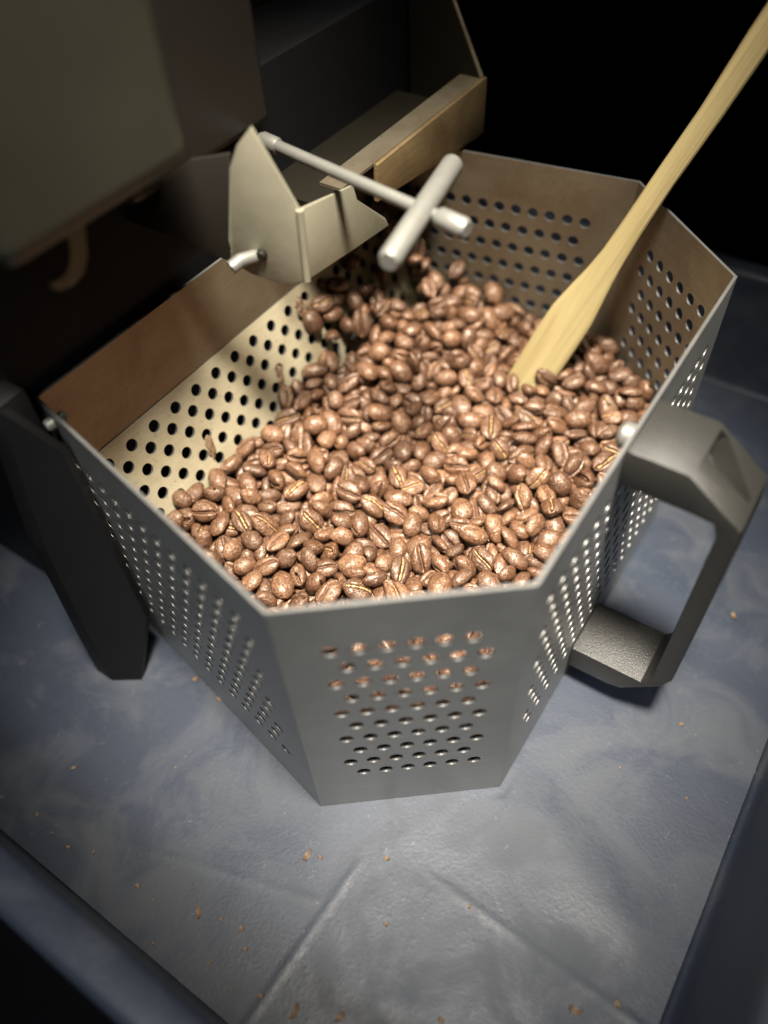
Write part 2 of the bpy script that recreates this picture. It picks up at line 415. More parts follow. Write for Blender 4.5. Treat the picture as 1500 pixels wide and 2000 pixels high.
# back wall next to the roaster: plain upright band, then the slanting perforated plate
FZ = 80.5
tau = math.radians(20)
panel('upper_back_band', xy('B'), xy('L'), [], 1, turn('BR', 'B', 'L'), turn('B', 'L', 'F1'), FZ, HB - FZ)
vdir = np.array([-math.sin(tau), 0, math.cos(tau)])     # up the slope
slope_len = (FZ - 1.5) / math.cos(tau)
wb = 158.0 - 1.0
rh = []
s_first = at_x((258, 866), 0.0025)[1] / MM
for r in range(17):
    b = slope_len - 5.0 - r * 4.66
    if b < 6: break
    k0 = -3 if r % 2 == 0 else -2.5
    for q in range(24):
        sY = s_first + (k0 + q) * 9.36
        t = (157.5 - sY)
        if 5.0 < t < wb - 5: rh.append((t, b))
bx0 = math.sin(tau) * slope_len
panel('slanting_plate', (bx0 + 0.3, 157.5), (bx0 + 0.3, 0.5), rh, 1.95, 0, 0, 1.5, slope_len, vdir, [M['steel_ramp'], M['steel_out'], M['steel_edge']])
# bottom plate
bp = [(xy(k)[0] * MM, xy(k)[1] * MM, 0.0006) for k in ORDER]
cen = np.mean([p[:2] for p in bp], axis=0)
bp = [(cen[0] + (p[0] - cen[0]) * 0.985, cen[1] + (p[1] - cen[1]) * 0.985, p[2]) for p in bp]
child('bottom_plate', prism(bp, (0, 0, 0.0009), 'bottom_plate'), M['steel_out'], bin_)

# handle
HSEC = [((132.3, 108.4), (132.3, 97.0)), ((147.0, 108.4), (150, 97.0)), ((161.4, 97.6), (155.4, 96.6)), ((162.3, 90), (157.0, 92.5)), ((162.3, 60), (157.1, 60)), ((162.3, 28.5), (157.2, 26)),
        ((159.8, 22.5), (156.6, 22.5)), ((150, 11.5), (154.6, 20.4)), ((146, 10.2), (146, 20.3)), ((132.3, 9.6), (132.3, 20.0))]
def build_handle():
    y0, y1 = 57.8, 78.0
    bm = bmesh.new(); R4 = []
    for (xo, zo), (xi, zi) in HSEC:
        R4.append([bm.verts.new((x * MM, y * MM, z * MM)) for x, y, z in ((xo, y0, zo), (xo, y1, zo), (xi, y1, zi), (xi, y0, zi))])
    for i in range(len(R4) - 1):
        for k in range(4): bm.faces.new((R4[i][k], R4[i][(k + 1) % 4], R4[i + 1][(k + 1) % 4], R4[i + 1][k]))
    bm.faces.new(R4[0][::-1]); bm.faces.new(R4[-1])
    bmesh.ops.recalc_face_normals(bm, faces=bm.faces)
    sharp = [e for e in bm.edges if len(e.link_faces) == 2 and e.calc_face_angle(0) > 1.0]
    bmesh.ops.bevel(bm, geom=sharp, offset=0.0006, segments=2, profile=0.5, affect='EDGES', clamp_overlap=True)
    me = bm_mesh('handle', bm, 40)
    h = child('handle', me, M['handle'], bin_)
    # pocket in the sloping shoulder
    ca, sa = 14.4, -10.8; ln = math.hypot(ca, sa); dx, dz = ca / ln, sa / ln; nx, nz = -dz, dx
    def sp(t, dn): return (147.0 + dx * t + nx * dn, 108.4 + dz * t + nz * dn)
    bm = bmesh.new(); pv = []
    for dn in (-6.0, 3.0):
        for (t, y) in ((1.2, 66.2), (16.6, 66.2), (16.6, 68), (3.6, 76.3), (1.2, 76.3)):
            x, z = sp(t, dn); pv.append(bm.verts.new((x * MM, y * MM, z * MM)))
    k = 5
    bm.faces.new(pv[:k]); bm.faces.new(pv[k:][::-1])
    for i in range(k): bm.faces.new((pv[i], pv[i + k], pv[(i + 1) % k + k], pv[(i + 1) % k]))
    cut = bpy.data.objects.new('cut', bm_mesh('cut', bm)); COL.objects.link(cut); cut.location = h.location
    cut.parent = bin_
    md = h.modifiers.new('pocket', 'BOOLEAN'); md.object = cut; md.operation = 'DIFFERENCE'; md.solver = 'EXACT'
    bpy.context.view_layer.update()
    dg = bpy.context.evaluated_depsgraph_get()
    me2 = bpy.data.meshes.new_from_object(h.evaluated_get(dg)); h.modifiers.clear(); h.data = me2
    bpy.data.objects.remove(cut)
    return h
handle = build_handle()
def bolt(parent, pos, axis, r, ln, mat, name='bolt', seg=18):
    a = Vector(axis).normalized(); p = Vector(pos)
    return child(name, tube([p, p + a * ln * 0.7, p + a * ln], [r, r, r * 0.72], seg), mat, parent)
bolt(handle, (130.8*MM, 68*MM, 103*MM), (-1, 0, 0), 0.0034, 0.0034, M['bright'])
bolt(handle, (130.8*MM, 68*MM, 15*MM), (-1, 0, 0), 0.0034, 0.0034, M['bright'])
# two small weld studs at the left rear corner of the bin
bolt(bin_, (0.0068, -0.0026, 0.1045), (-0.2, -1, 0), 0.0017, 0.0022, M['bright'], 'rivet')
bolt(bin_, (0.0068, -0.0004, 0.1045), (0.2, 1, 0), 0.0015, 0.0016, M['bright'], 'rivet')

# ------------------------------------------------------------------ roaster
ro = empty('coffee_roaster', (-0.05, 0.08, 0))
tag(ro, 'dark bench coffee roaster with grey housing overhanging the bin', 'coffee roaster')
child('base_front', box(-7, -3.2, -12, 186, 0.6, 150, 0.6), M['black'], ro)
child('base_cabinet', box(-120, -7.3, -6, 182, 0.6, 148, 1.0), M['black'], ro)
def yz_plate(pts, x0, x1, bevel=0.0): return prism([(x0 * MM, y * MM, z * MM) for y, z in pts], ((x1 - x0) * MM, 0, 0), 'plate', bevel * MM)
child('leg', yz_plate([(-24, 0.3), (-23, 23), (-20, 69), (-14.5, 101), (-12.2, 116), (-4.2, 116), (-3.6, 60), (-4.6, 24), (-17.5, 0.3)], -3.0, 4.3, 0.5), M['black'], ro)
child('leg_flange', prism([(x * MM, y * MM, z * MM) for x, y, z in ((4.4, -24, 0.3), (12.8, -18.4, 0.3), (13.2, -7, 24), (12.0, -6.5, 100), (4.4, -12.2, 115), (4.4, -14.5, 101), (4.4, -20, 69), (4.4, -23, 23))], (-0.0006, 0.0022, 0), 'leg_flange'), M['black'], ro)
# housings above the bin
def housing(x0, x1, y0, y1, z0, z1, r, name, mat):
    return child(name, box(x0, x1, y0, y1, z0, z1, r, 5), mat, ro)
housing(-60, 30, -9, 44, 156, 330, 6, 'drum_housing', M['housing'])
housing(-60, 8, 40, 93, 141, 330, 3, 'motor_housing', M['housing_brown'])
# curved drip lip under the drum housing
def drip_lip():
    P = [at_x(p, 0.024) for p in ((148, 440), (152, 470), (155, 500), (150, 525), (138, 545), (118, 557), (104, 558))]
    v = []; f = []
    for i, p in enumerate(P):
        w = 0.0021 if i < 4 else 0.0021 - 0.0005 * (i - 3)
        t = P[min(i + 1, 6)] - P[max(i - 1, 0)]; t /= np.linalg.norm(t); sd = np.array([0, t[2], -t[1]])
        for dx in (0, -0.0012):
            for s in (-1, 1): v.append(p + sd * w * s + np.array([dx, 0, 0]))
    for i in range(6):
        a, b = i * 4, i * 4 + 4
        f += [(a, a + 1, b + 1, b), (a + 2, b + 2, b + 3, a + 3), (a, b, b + 2, a + 2), (a + 1, a + 3, b + 3, b + 1)]
    f += [(0, 2, 3, 1), (24, 25, 27, 26)]
    me = pyd('drip_lip', v, f)
    bm = bmesh.new(); bm.from_mesh(me); me2 = bm_mesh('drip_lip', bm, 50)
    child('drip_lip', me2, M['chute'], ro)
drip_lip()
# chaff shelf: browned front lip, floor, side plate and dark recess
LIPX = 0.030
def lp(p): return at_x(p, LIPX)
lip_pts = [lp((738, 322)), lp((952, 150)), lp((945, 258)), lp((935, 268)), lp((738, 395))]
slip = child('shelf_lip', prism(lip_pts, (-0.0016, 0, 0), 'shelf_lip', 0.0003), M['lip'], ro)
q0, q1 = lp((738, 322)), lp((952, 150)); z_sh = 0.5 * (q0[2] + q1[2])
child('shelf_flange', prism([(0.0282, q0[1] - 0.016, q0[2] - 0.0012), (0.0282, q1[1] - 0.001, q1[2] - 0.0012), (0.0205, q1[1] - 0.001, q1[2] - 0.0012), (0.0205, q0[1] - 0.016, q0[2] - 0.0012)], (0, 0, 0.0009), 'shelf_flange'), M['steel_in'], slip)
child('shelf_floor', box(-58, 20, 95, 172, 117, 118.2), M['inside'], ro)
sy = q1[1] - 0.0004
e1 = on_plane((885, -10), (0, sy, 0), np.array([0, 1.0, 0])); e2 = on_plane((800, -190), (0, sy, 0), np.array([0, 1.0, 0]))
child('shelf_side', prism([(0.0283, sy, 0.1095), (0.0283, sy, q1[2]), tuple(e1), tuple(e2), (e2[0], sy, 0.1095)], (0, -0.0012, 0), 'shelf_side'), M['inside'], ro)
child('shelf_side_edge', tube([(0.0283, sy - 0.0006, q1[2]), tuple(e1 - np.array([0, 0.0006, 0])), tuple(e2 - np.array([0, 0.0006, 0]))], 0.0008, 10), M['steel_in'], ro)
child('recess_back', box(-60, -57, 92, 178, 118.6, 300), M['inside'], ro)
def rounded(y0, y1, z0, z1, r, x0, x1, n=6):
    pts = []
    for (cy, cz, a0) in ((y1 - r, z1 - r, 0), (y0 + r, z1 - r, 90), (y0 + r, z0 + r, 180), (y1 - r, z0 + r, 270)):
        for i in range(n + 1):
            a = math.radians(a0 + 90 * i / n); pts.append((cy + r * math.cos(a), cz + r * math.sin(a)))
    return yz_plate(pts, x0, x1)
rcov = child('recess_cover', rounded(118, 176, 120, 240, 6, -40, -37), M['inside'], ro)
kp = at_x((648, 143), -0.012)
child('knob', tube([kp + np.array([-0.007, 0, 0]), kp, kp + np.array([0.0008, 0, 0])], [0.0021, 0.0021, 0.0016], 20), M['bright'], rcov)
# folded chute
fx, fy = 0.0405, 0.0620
def chute():
    F0 = np.array([fx, fy, 0.118]); N1 = np.cross(np.array([0.021 - fx, 0.054 - fy, 0]), [0, 0, 1.0]); N1 /= np.linalg.norm(N1)
    left = [on_plane(p, F0, N1) for p in ((585, 410), (600, 548), (575, 556), (540, 553), (490, 535), (458, 515), (446, 470), (448, 330), (462, 285), (490, 248))]
    N2 = np.cross(np.array([0.036 - fx, 0.090 - fy, 0]), [0, 0, 1.0]); N2 /= np.linalg.norm(N2)
    right = [on_plane(p, F0, N2) for p in ((585, 410), (690, 362), (698, 390), (752, 425), (760, 440), (700, 482), (600, 548))]
    t1 = N1 * (0.0009 if N1[0] < 0 else -0.0009); t2 = N2 * (0.0009 if N2[0] < 0 else -0.0009)
    c1 = child('chute_panel', prism(left, t1, 'chute_panel', 0.0002), M['chute'], ro)
    c2 = child('chute_panel', prism(right, t2, 'chute_panel', 0.0002), M['chute'], ro)
    side = [on_plane(p, F0 - np.array([0.002, 0, 0]), N1) for p in ((449, 300), (449, 512), (335, 462), (232, 425), (372, 312))]
    child('chute_side', prism(side, t1, 'chute_side', 0.0002), M['housing_brown'], ro)
    ft, fb = left[0], left[1]
    child('chute_fold', tube([ft, fb], 0.0010, 12), M['chute'], ro)
    b0 = on_plane((500, 500), F0, N1); d0 = -t1 / np.linalg.norm(t1)
    child('chute_pin', tube([b0, on_plane((478, 492), F0, N1) + d0 * 0.004, on_plane((466, 497), F0, N1) + d0 * 0.006], 0.0018, 14), M['bright'], c1)
    b1 = on_plane((512, 495), F0, N1)
    child('rivet', tube([b1, b1 + d0 * 0.001, b1 + d0 * 0.0016], [0.0014, 0.0014, 0.0009], 14), M['inside'], c1)
chute()
ZR = 0.140
ra, rb = at_z((520, 276), ZR), at_z((893, 440), ZR)
lev = child('lever_rod', tube([ra, rb], 0.0016, 20), M['bright'], ro)
dr = (rb - ra) / np.linalg.norm(rb - ra)
child('lever_collar', tube([rb - dr * 0.006, rb - dr * 0.005, rb + dr * 0.002, rb + dr * 0.003], [0.0019, 0.0025, 0.0025, 0.0018], 22), M['bright'], lev)
child('lever_collar', tube([ra - dr * 0.002, ra - dr * 0.001, ra + dr * 0.004, ra + dr * 0.005], [0.0018, 0.0022, 0.0022, 0.0018], 22), M['bright'], lev)
pa_, pb_ = at_z((886, 318), ZR + 0.001), at_z((758, 512), ZR + 0.001)
dp = (pb_ - pa_) / np.linalg.norm(pb_ - pa_)
child('lever_grip', tube([pa_, pa_ + dp * 0.0012, pb_ - dp * 0.0012, pb_], [0.0021, 0.0028, 0.0027, 0.0021], 24), M['bright'], lev)

# ------------------------------------------------------------------ spatula
tipc = at_z((1002, 786), 0.0385)
endc = at_d((1497, 60), 0.205)
ax = endc - tipc; full = np.linalg.norm(ax); ax /= full
mid = tipc + ax * full * 0.5
vw = CAM - mid; vw -= ax * (vw @ ax); vw /= np.linalg.norm(vw); wd = np.cross(ax, vw)
def spatula():
    prof = [(-0.012, 0.0064), (-0.004, 0.0068), (0.006, 0.0072), (0.018, 0.0075), (0.030, 0.0076), (0.040, 0.0073), (0.048, 0.0062), (0.056, 0.0049), (0.064, 0.0040), (0.074, 0.0036), (0.090, 0.0034), (0.11, 0.0034), (0.13, 0.0037), (0.15, 0.0040), (0.18, 0.0042), (0.21, 0.0040), (0.222, 0.0026)]
    bm = bmesh.new(); rings = []
    for i, (t, w) in enumerate(prof):
        th = 0.0011 if t < 0.045 else min(0.0022, 0.0011 + (t - 0.045) * 0.03)
        wob = 0.0002 * math.sin(t * 130)
        cs = []
        for k in range(12):
            a = 2 * math.pi * k / 12; cx, cy = math.cos(a), math.sin(a)
            cs.append(bm.verts.new((abs(cx) ** 0.45 * math.copysign(1, cx) * w + wob, abs(cy) ** 0.7 * math.copysign(1, cy) * th, t)))
        rings.append(cs)
    for i in range(len(rings) - 1):
        for k in range(12): bm.faces.new((rings[i][k], rings[i][(k + 1) % 12], rings[i + 1][(k + 1) % 12], rings[i + 1][k]))
    bm.faces.new(rings[0][::-1]); bm.faces.new(rings[-1])
    o = link('wooden_spatula', bm_mesh('wooden_spatula', bm, 50), M['wood'])
    o.matrix_world = Matrix([[wd[i], vw[i], ax[i], tipc[i]] for i in range(3)] + [[0, 0, 0, 1]])
    return tag(o, 'long pale wooden spatula stuck into the coffee beans', 'spatula')
spat = spatula()

# ------------------------------------------------------------------ coffee beans
rng = random.Random(11)
def bean_profile(seed):
    r = random.Random(seed)
    return dict(a=r.uniform(4.4, 5.8), b=r.uniform(3.25, 4.05), c=r.uniform(2.8, 3.7), flat=r.uniform(0.50, 0.74), G=r.uniform(1.6, 2.4),
                w=r.uniform(0.38, 0.66), bend=r.uniform(-0.5, 0.5), cur=r.uniform(0.2, 0.8) * r.choice((-1, 1)), lump=r.uniform(0.12, 0.34), seed=seed, egg=r.uniform(-0.12, 0.12))
def groove(P, x):
    u_ = x / P['a']; return P['cur'] * math.sin(u_ * 2.2) + P['bend'] * 0.5 * u_
def bean_surface(P, x, y, top, rr):
    """z in mm at (x, y) on the dome (top) or on the creased face"""
    a = max(0.0, 1 - (x / P['a']) ** 2); bw = P['b'] * math.sqrt(a) * (1 + P['egg'] * x / P['a'])
    q = max(0.0, 1 - (y / max(bw, 1e-6)) ** 2)
    if top: return P['c'] * math.sqrt(a) * q ** 0.52 * 0.98
    z = -P['c'] * P['flat'] * a ** 0.45 * q ** 0.42
    y0 = groove(P, x); dy = (y - y0) / P['w']
    lipv = math.exp(-((abs(y - y0) - 1.15) / 0.8) ** 2) * 0.22
    z -= lipv * a
    z += P['G'] * min(1, a * 2.2) * math.exp(-dy * dy)
    return z
def bean_mesh(seed, rings, tops, bots):
    P = bean_profile(seed); V = []; F = []
    ntop = tops; ring_n = None
    V.append((-P['a'], 0, 0))
    for i in range(1, rings):
        ph = math.pi * i / rings; x = -P['a'] * math.cos(ph)
        a = max(0.0, 1 - (x / P['a']) ** 2); bw = P['b'] * math.sqrt(a) * (1 + P['egg'] * x / P['a'])
        row = []
        for k in range(ntop + 1):
            y = bw * math.cos(math.pi * k / ntop); row.append((x, y, bean_surface(P, x, y, True, 0)))
        y0 = groove(P, x) * 0.98
        for s in bots:            # from -1 (same side the top ended) to 1
            if abs(s) <= 0.35: y = y0 + s * 2.8 * min(1, bw / 2.2)
            else:
                e = (abs(s) - 0.35) / 0.65; edge = y0 + math.copysign(0.35 * 2.8 * min(1, bw / 2.2), s)
                y = edge + (math.copysign(bw, s) - edge) * e
            row.append((x, y, bean_surface(P, x, max(-bw * .999, min(bw * .999, y)), False, 0)))
        ring_n = len(row); V += row
    V.append((P['a'], 0, 0)); last = len(V) - 1
    out = []
    sv = Vector((seed * 3.7, seed * 1.3, seed * 2.1))
    for p in V:
        v = Vector(p); d = v.normalized() if v.length > 0 else Vector((0, 0, 1))
        nz = noise.noise(v * 0.33 + sv) * P['lump'] * 1.7 + noise.noise(v * 0.9 + sv) * P['lump'] * 0.75 + noise.noise(Vector((v.x * 0.8, v.y * 2.2, v.z * 2.2)) + sv * 2) * 0.10
        v = v + d * nz
        v.z += P['bend'] * 0.25 * (v.x / P['a']) ** 2
        out.append(v * MM)
    n = ring_n
    for k in range(n): F.append((0, 1 + (k + 1) % n, 1 + k))
    for i in range(rings - 2):
        for k in range(n):
            a = 1 + i * n + k; b = 1 + i * n + (k + 1) % n; F.append((a, b, b + n, a + n))
    base = 1 + (rings - 2) * n
    for k in range(n): F.append((base + k, base + (k + 1) % n, last))
    me = pyd('coffee_bean', out, F, True)
    bm = bmesh.new(); bm.from_mesh(me); bmesh.ops.recalc_face_normals(bm, faces=bm.faces); bm.to_mesh(me); bm.free()
    me.polygons.foreach_set('use_smooth', [True] * len(me.polygons))
    return me, P
BOT_HI = [-0.97, -0.86, -0.70, -0.5, -0.35, -0.24, -0.16, -0.10, -0.05, 0, 0.05, 0.10, 0.16, 0.24, 0.35, 0.5, 0.70, 0.86, 0.97]
BOT_LO = [-0.9, -0.6, -0.3, -0.14, -0.06, 0, 0.06, 0.14, 0.3, 0.6, 0.9]
NVAR = 14
HI = []; LO = []; PROF = []
for s in range(NVAR):
    me, P = bean_mesh(s + 1, 18, 14, BOT_HI); me.materials.append(M['bean']); HI.append(me); PROF.append(P)
    LO.append(bean_mesh(s + 1, 12, 9, BOT_LO)[0])
def seam_mesh(P, seed, wide):
    """ragged ribbon of silverskin lying in the crease"""
    r = random.Random(seed * 17 + int(wide * 10)); V = []; F = []; n = 18
    sv = Vector((P['seed'] * 3.7, P['seed'] * 1.3, P['seed'] * 2.1))
    for i in range(n + 1):
        x = P['a'] * (-0.80 + 1.60 * i / n); a = max(0.0, 1 - (x / P['a']) ** 2)
        y0 = groove(P, x) * 0.98; w = (0.06 + wide * max(0.0, r.uniform(-0.10, 0.46))) * min(1, a * 2)
        zr = -P['c'] * P['flat'] * a ** 0.45; zc = zr + P['G'] * min(1, a * 2.2) * (0.30 if wide > 0.5 else 0.42)
        for (yy, zz_) in ((y0 - w, zc - 0.05), (y0 + r.uniform(-.05, .05), zc - 0.16 - r.uniform(0, 0.2) * wide), (y0 + w, zc - 0.05)):
            v = Vector((x, yy, zz_)); d = v.normalized()
            v = v + d * (noise.noise(v * 0.33 + sv) * P['lump'] * 1.7 + noise.noise(v * 0.9 + sv) * P['lump'] * 0.75)
            v.z += P['bend'] * 0.25 * (v.x / P['a']) ** 2
            V.append(v * MM)
    for i in range(n):
        for k in range(2): a = i * 3 + k; F.append((a, a + 1, a + 4, a + 3))
    return pyd('silverskin_seam', V, F, True)
SEAM = []
for s in range(NVAR):
    a = seam_mesh(PROF[s], s, 0.9); a.materials.append(M['skin']); b = seam_mesh(PROF[s], s, 0.4); b.materials.append(M['skin_dark']); c_ = seam_mesh(PROF[s], s + 50, 0.5); c_.materials.append(M['skin'])
    SEAM.append((a, b, c_))

# target level of the heap (mm): y along the roaster, x outwards
def surf(y, x):
    tt = min(1.0, max(0.0, (y - 45) / 60)); tt = tt * tt * (3 - 2 * tt)
    z = 48.0 + 37.0 * math.exp(-(((y - 146) / 27) ** 2 + ((x - 10) / 25) ** 2))
    z += (9.0 + 8.0 * tt) * math.exp(-((x - 8) / 18) ** 2)
    z += 10.0 * math.exp(-(((y - 100) / 15) ** 2 + ((x - 9) / 10) ** 2)) - 19.0 * math.exp(-(((y - 123) / 9) ** 2 + ((x - 22) / 10) ** 2))
    z += 5.0 * math.exp(-(((y - 160) / 30) ** 2 + ((x - 100) / 26) ** 2)) - 3.0 * math.exp(-(((y - 70) / 30) ** 2 + ((x - 60) / 25) ** 2))
    return z
PXY = [np.array((POLY[k][0], POLY[k][1])) for k in ORDER]   # (y, x)
def inside(y, x, m):
    for i in range(6):
        p, q = PXY[i], PXY[(i + 1) % 6]; d = (q - p) / np.linalg.norm(q - p); nrm = np.array([d[1], -d[0]])
        side = (np.array([y, x]) - p) @ nrm
        c0 = (np.mean(PXY, axis=0) - p) @ nrm
        if side * (1 if c0 > 0 else -1) < m: return False
    return True
def ramp_x(z): return max(0.0, (FZ - z) * math.tan(tau)) if z < FZ else 0.0

def simulate():
    """drop the beans into the bin with the rigid body solver (1 unit = 10 mm), return transforms"""
    S = 0.1
    sc = bpy.context.scene
    bpy.ops.rigidbody.world_add(); rw = sc.rigidbody_world
    tmp = bpy.data.collections.new('tmp_sim'); sc.collection.children.link(tmp)
    rw.collection = tmp
    rw.substeps_per_frame = 6; rw.solver_iterations = 8
    sc.gravity = (0, 0, -45.0); sc.use_gravity = True
    rw.point_cache.frame_start = 1; rw.point_cache.frame_end = 200
    made = []
    def add(name, me, typ, shape, loc=(0, 0, 0), rot=None, fr=1.3):
        o = bpy.data.objects.new(name, me); tmp.objects.link(o); o.location = loc
        if rot is not None: o.rotation_mode = 'QUATERNION'; o.rotation_quaternion = rot
        made.append((o, typ, shape, fr)); return o
    def slab(p, q, z0, z1, t=1.5, lean=0.0):
        p = np.array(p) * S; q = np.array(q) * S; d = (q - p) / np.linalg.norm(q - p); n_ = np.array([d[1], -d[0]])
        cc = np.mean(PXY, axis=0) * S
        if (cc - p) @ n_ > 0: n_ = -n_
        p = p - d * 0.6; q = q + d * 0.6
        def P3(v, z): return (v[1], v[0], z)
        v = []
        for z, sh in ((z0, lean), (z1, 0.0)):
            for w in (0, t): v += [P3(p + n_ * (w - sh), z), P3(q + n_ * (w - sh), z)]
        f = [(0, 1, 3, 2), (4, 6, 7, 5), (0, 4, 5, 1), (2, 3, 7, 6), (0, 2, 6, 4), (1, 5, 7, 3)]
        me = pyd('slab', v, f); add('slab', me, 'PASSIVE', 'CONVEX_HULL')
    for i in range(6):
        a, b = PXY[i], PXY[(i + 1) % 6]
        if ORDER[i] == 'B':
            slab(a, b, FZ * S, 16.0); slab(a, b, 0.0, FZ * S, 3.5, FZ * S * math.tan(tau))
        else: slab(a, b, 0.0, 16.0)
    # height of the hidden lower layers
    ys = np.arange(-26, 184, 6.0); xs = np.arange(-6, 140, 6.0); V = []; F = []
    for y in ys:
        for x in xs: V.append((x * S, y * S, (surf(y, x) - LAYER) * S))
    m = len(xs)
    for i in range(len(ys) - 1):
        for j in range(m - 1): F.append((i * m + j, i * m + j + 1, (i + 1) * m + j + 1, (i + 1) * m + j))
    add('fill', pyd('fill', V, F), 'PASSIVE', 'MESH')
    # spatula blade
    sb = box(-8, 8, -1.3, 1.3, -12, 60); sb.transform(Matrix.Scale(1000 * S, 4))
    so = add('blade', sb, 'PASSIVE', 'CONVEX_HULL')
    mw = Matrix([[wd[i], vw[i], ax[i], tipc[i] * 1000 * S] for i in range(3)] + [[0, 0, 0, 1]])
    so.rotation_mode = 'QUATERNION'; so.location = mw.to_translation(); so.rotation_quaternion = mw.to_quaternion()
    hulls = []
    for s in range(NVAR):
        me = bean_mesh(s + 1, 6, 4, [-0.6, 0.6])[0]; me.transform(Matrix.Scale(1000 * S, 4)); hulls.append(me)
    beans = []
    layer = 0
    want = NB
    while len(beans) < want and layer < 30:
        st = 7.6
        for y in np.arange(-12 + (layer % 2) * 4.5, 168, st):
            for x in np.arange(6 + (layer % 3) * 3, 128, st):
                zc = surf(y, x) - LAYER + 4.5 + layer * 6.0
                if not inside(y, x, 6.0) or x < ramp_x(zc) + 5.5: continue
                if len(beans) >= want: break
                var = rng.randrange(NVAR)
                q = Quaternion((rng.gauss(0, 1), rng.gauss(0, 1), rng.gauss(0, 1), rng.gauss(0, 1))).normalized()
                k = rng.uniform(0.70, 0.97)
                o = add('b', hulls[var], 'ACTIVE', 'CONVEX_HULL', ((x + rng.uniform(-.6, .6)) * S, (y + rng.uniform(-.6, .6)) * S, zc * S), q, 1.5)
                o.scale = (k, k, k); beans.append((o, var, k))
        layer += 1
    for o, typ, shape, fr in made:
        pass
    bpy.context.view_layer.update()
    # add rigid bodies in two batches (selection operators)
    for typ in ('ACTIVE', 'PASSIVE'):
        bpy.ops.object.select_all(action='DESELECT')
        sel = [o for o, t_, s_, f_ in made if t_ == typ]
        for o in sel: o.select_set(True)
        bpy.context.view_layer.objects.active = sel[0]
        bpy.ops.rigidbody.objects_add(type=typ)
    for o, typ, shape, fr in made:
        rb = o.rigid_body; rb.collision_shape = shape; rb.friction = fr; rb.restitution = 0.05
        rb.use_margin = True; rb.collision_margin = 0.008
        if typ == 'ACTIVE': rb.mass = 0.2; rb.linear_damping = 0.12; rb.angular_damping = 0.45; rb.use_deactivation = True; rb.deactivate_linear_velocity = 0.15; rb.deactivate_angular_velocity = 0.3
        if shape == 'MESH': rb.mesh_source = 'BASE'
    for fr in range(1, NFRAMES + 1): sc.frame_set(fr)
    dg = bpy.context.evaluated_depsgraph_get(); res = []
    for o, var, k in beans:
        mwx = o.evaluated_get(dg).matrix_world
        res.append((np.array(mwx.to_translation()) / (1000 * S), mwx.to_quaternion(), var, k))
    sc.frame_set(1)
    bpy.ops.rigidbody.world_remove()
    for o, *_ in made: bpy.data.objects.remove(o)
    bpy.data.collections.remove(tmp)
    for me in hulls: bpy.data.meshes.remove(me)
    return res
LAYER = 11.0; NB = 1320; NFRAMES = 60
T1 = time.time()
BEANS = simulate()
LOG('TIME setup %.1f sim %.1f' % (T1 - T0, time.time() - T1))
BEANS = [b for b in BEANS if 0.0 < b[0][2] < 0.108 and inside(b[0][1] * 1000, b[0][0] * 1000, 1.0)]
LOG('beans kept', len(BEANS))

_fr = random.Random(77)
for _i, _b in enumerate(BEANS):
    if _fr.random() < 0.42 and (_b[1] @ Vector((0, 0, 1))).z > 0.45:      # turn some of the beans over, crease up
        _zc = PROF[_b[2]]['c'] * 0.5 * (1 - PROF[_b[2]]['flat']) * _b[3] * MM
        _ctr = Vector(_b[0]) + _b[1] @ Vector((0, 0, _zc)); _q = _b[1] @ Quaternion((1, 0, 0), math.pi)
        BEANS[_i] = (np.array(_ctr - _q @ Vector((0, 0, _zc))), _q, _b[2], _b[3])
def mat_of(b): return Matrix.Translation(Vector(b[0])) @ b[1].to_matrix().to_4x4() @ Matrix.Scale(b[2 + 1], 4)
# which beans show largest: rays from the camera against beans and rim
def rank():
    V = []; F = []; own = []
    for i, b in enumerate(BEANS):
        me = LO[b[2]]; co = np.empty(len(me.vertices) * 3); me.vertices.foreach_get('co', co); co = co.reshape(-1, 3)
        mw = np.array(mat_of(b)); w = co @ mw[:3, :3].T + mw[:3, 3]; base = len(V); V.extend(map(tuple, w))
        for p in me.polygons: F.append([base + k for k in p.vertices]); own.append(i)
    nb = len(BEANS)
    for i in range(5):
        p, q = PXY[i] * MM, PXY[i + 1] * MM; base = len(V)
        V.extend([(p[1], p[0], 0), (q[1], q[0], 0), (q[1], q[0], 0.108), (p[1], p[0], 0.108)]); F.append([base, base + 1, base + 2, base + 3]); own.append(-1)
    tree = BVHTree.FromPolygons(V, F); cnt = np.zeros(nb, int)
    for py in range(470, 1190, 4):
        for px in range(320, 1300, 4):
            r = ray((px, py)); h = tree.ray_cast(Vector(CAM), Vector(r))
            if h[2] is not None and own[h[2]] >= 0: cnt[own[h[2]]] += 1
    return cnt
CNT = rank()
order_ = np.argsort(-CNT); NIND = 300
LOG('visible beans', int((CNT > 0).sum()), 'largest', CNT[order_[0]], 'at 300:', CNT[order_[NIND - 1]])
G_BEANS = 'loose roasted coffee beans heaped in the bin'
top_ids = [int(i) for i in order_[:NIND] if CNT[i] > 0]
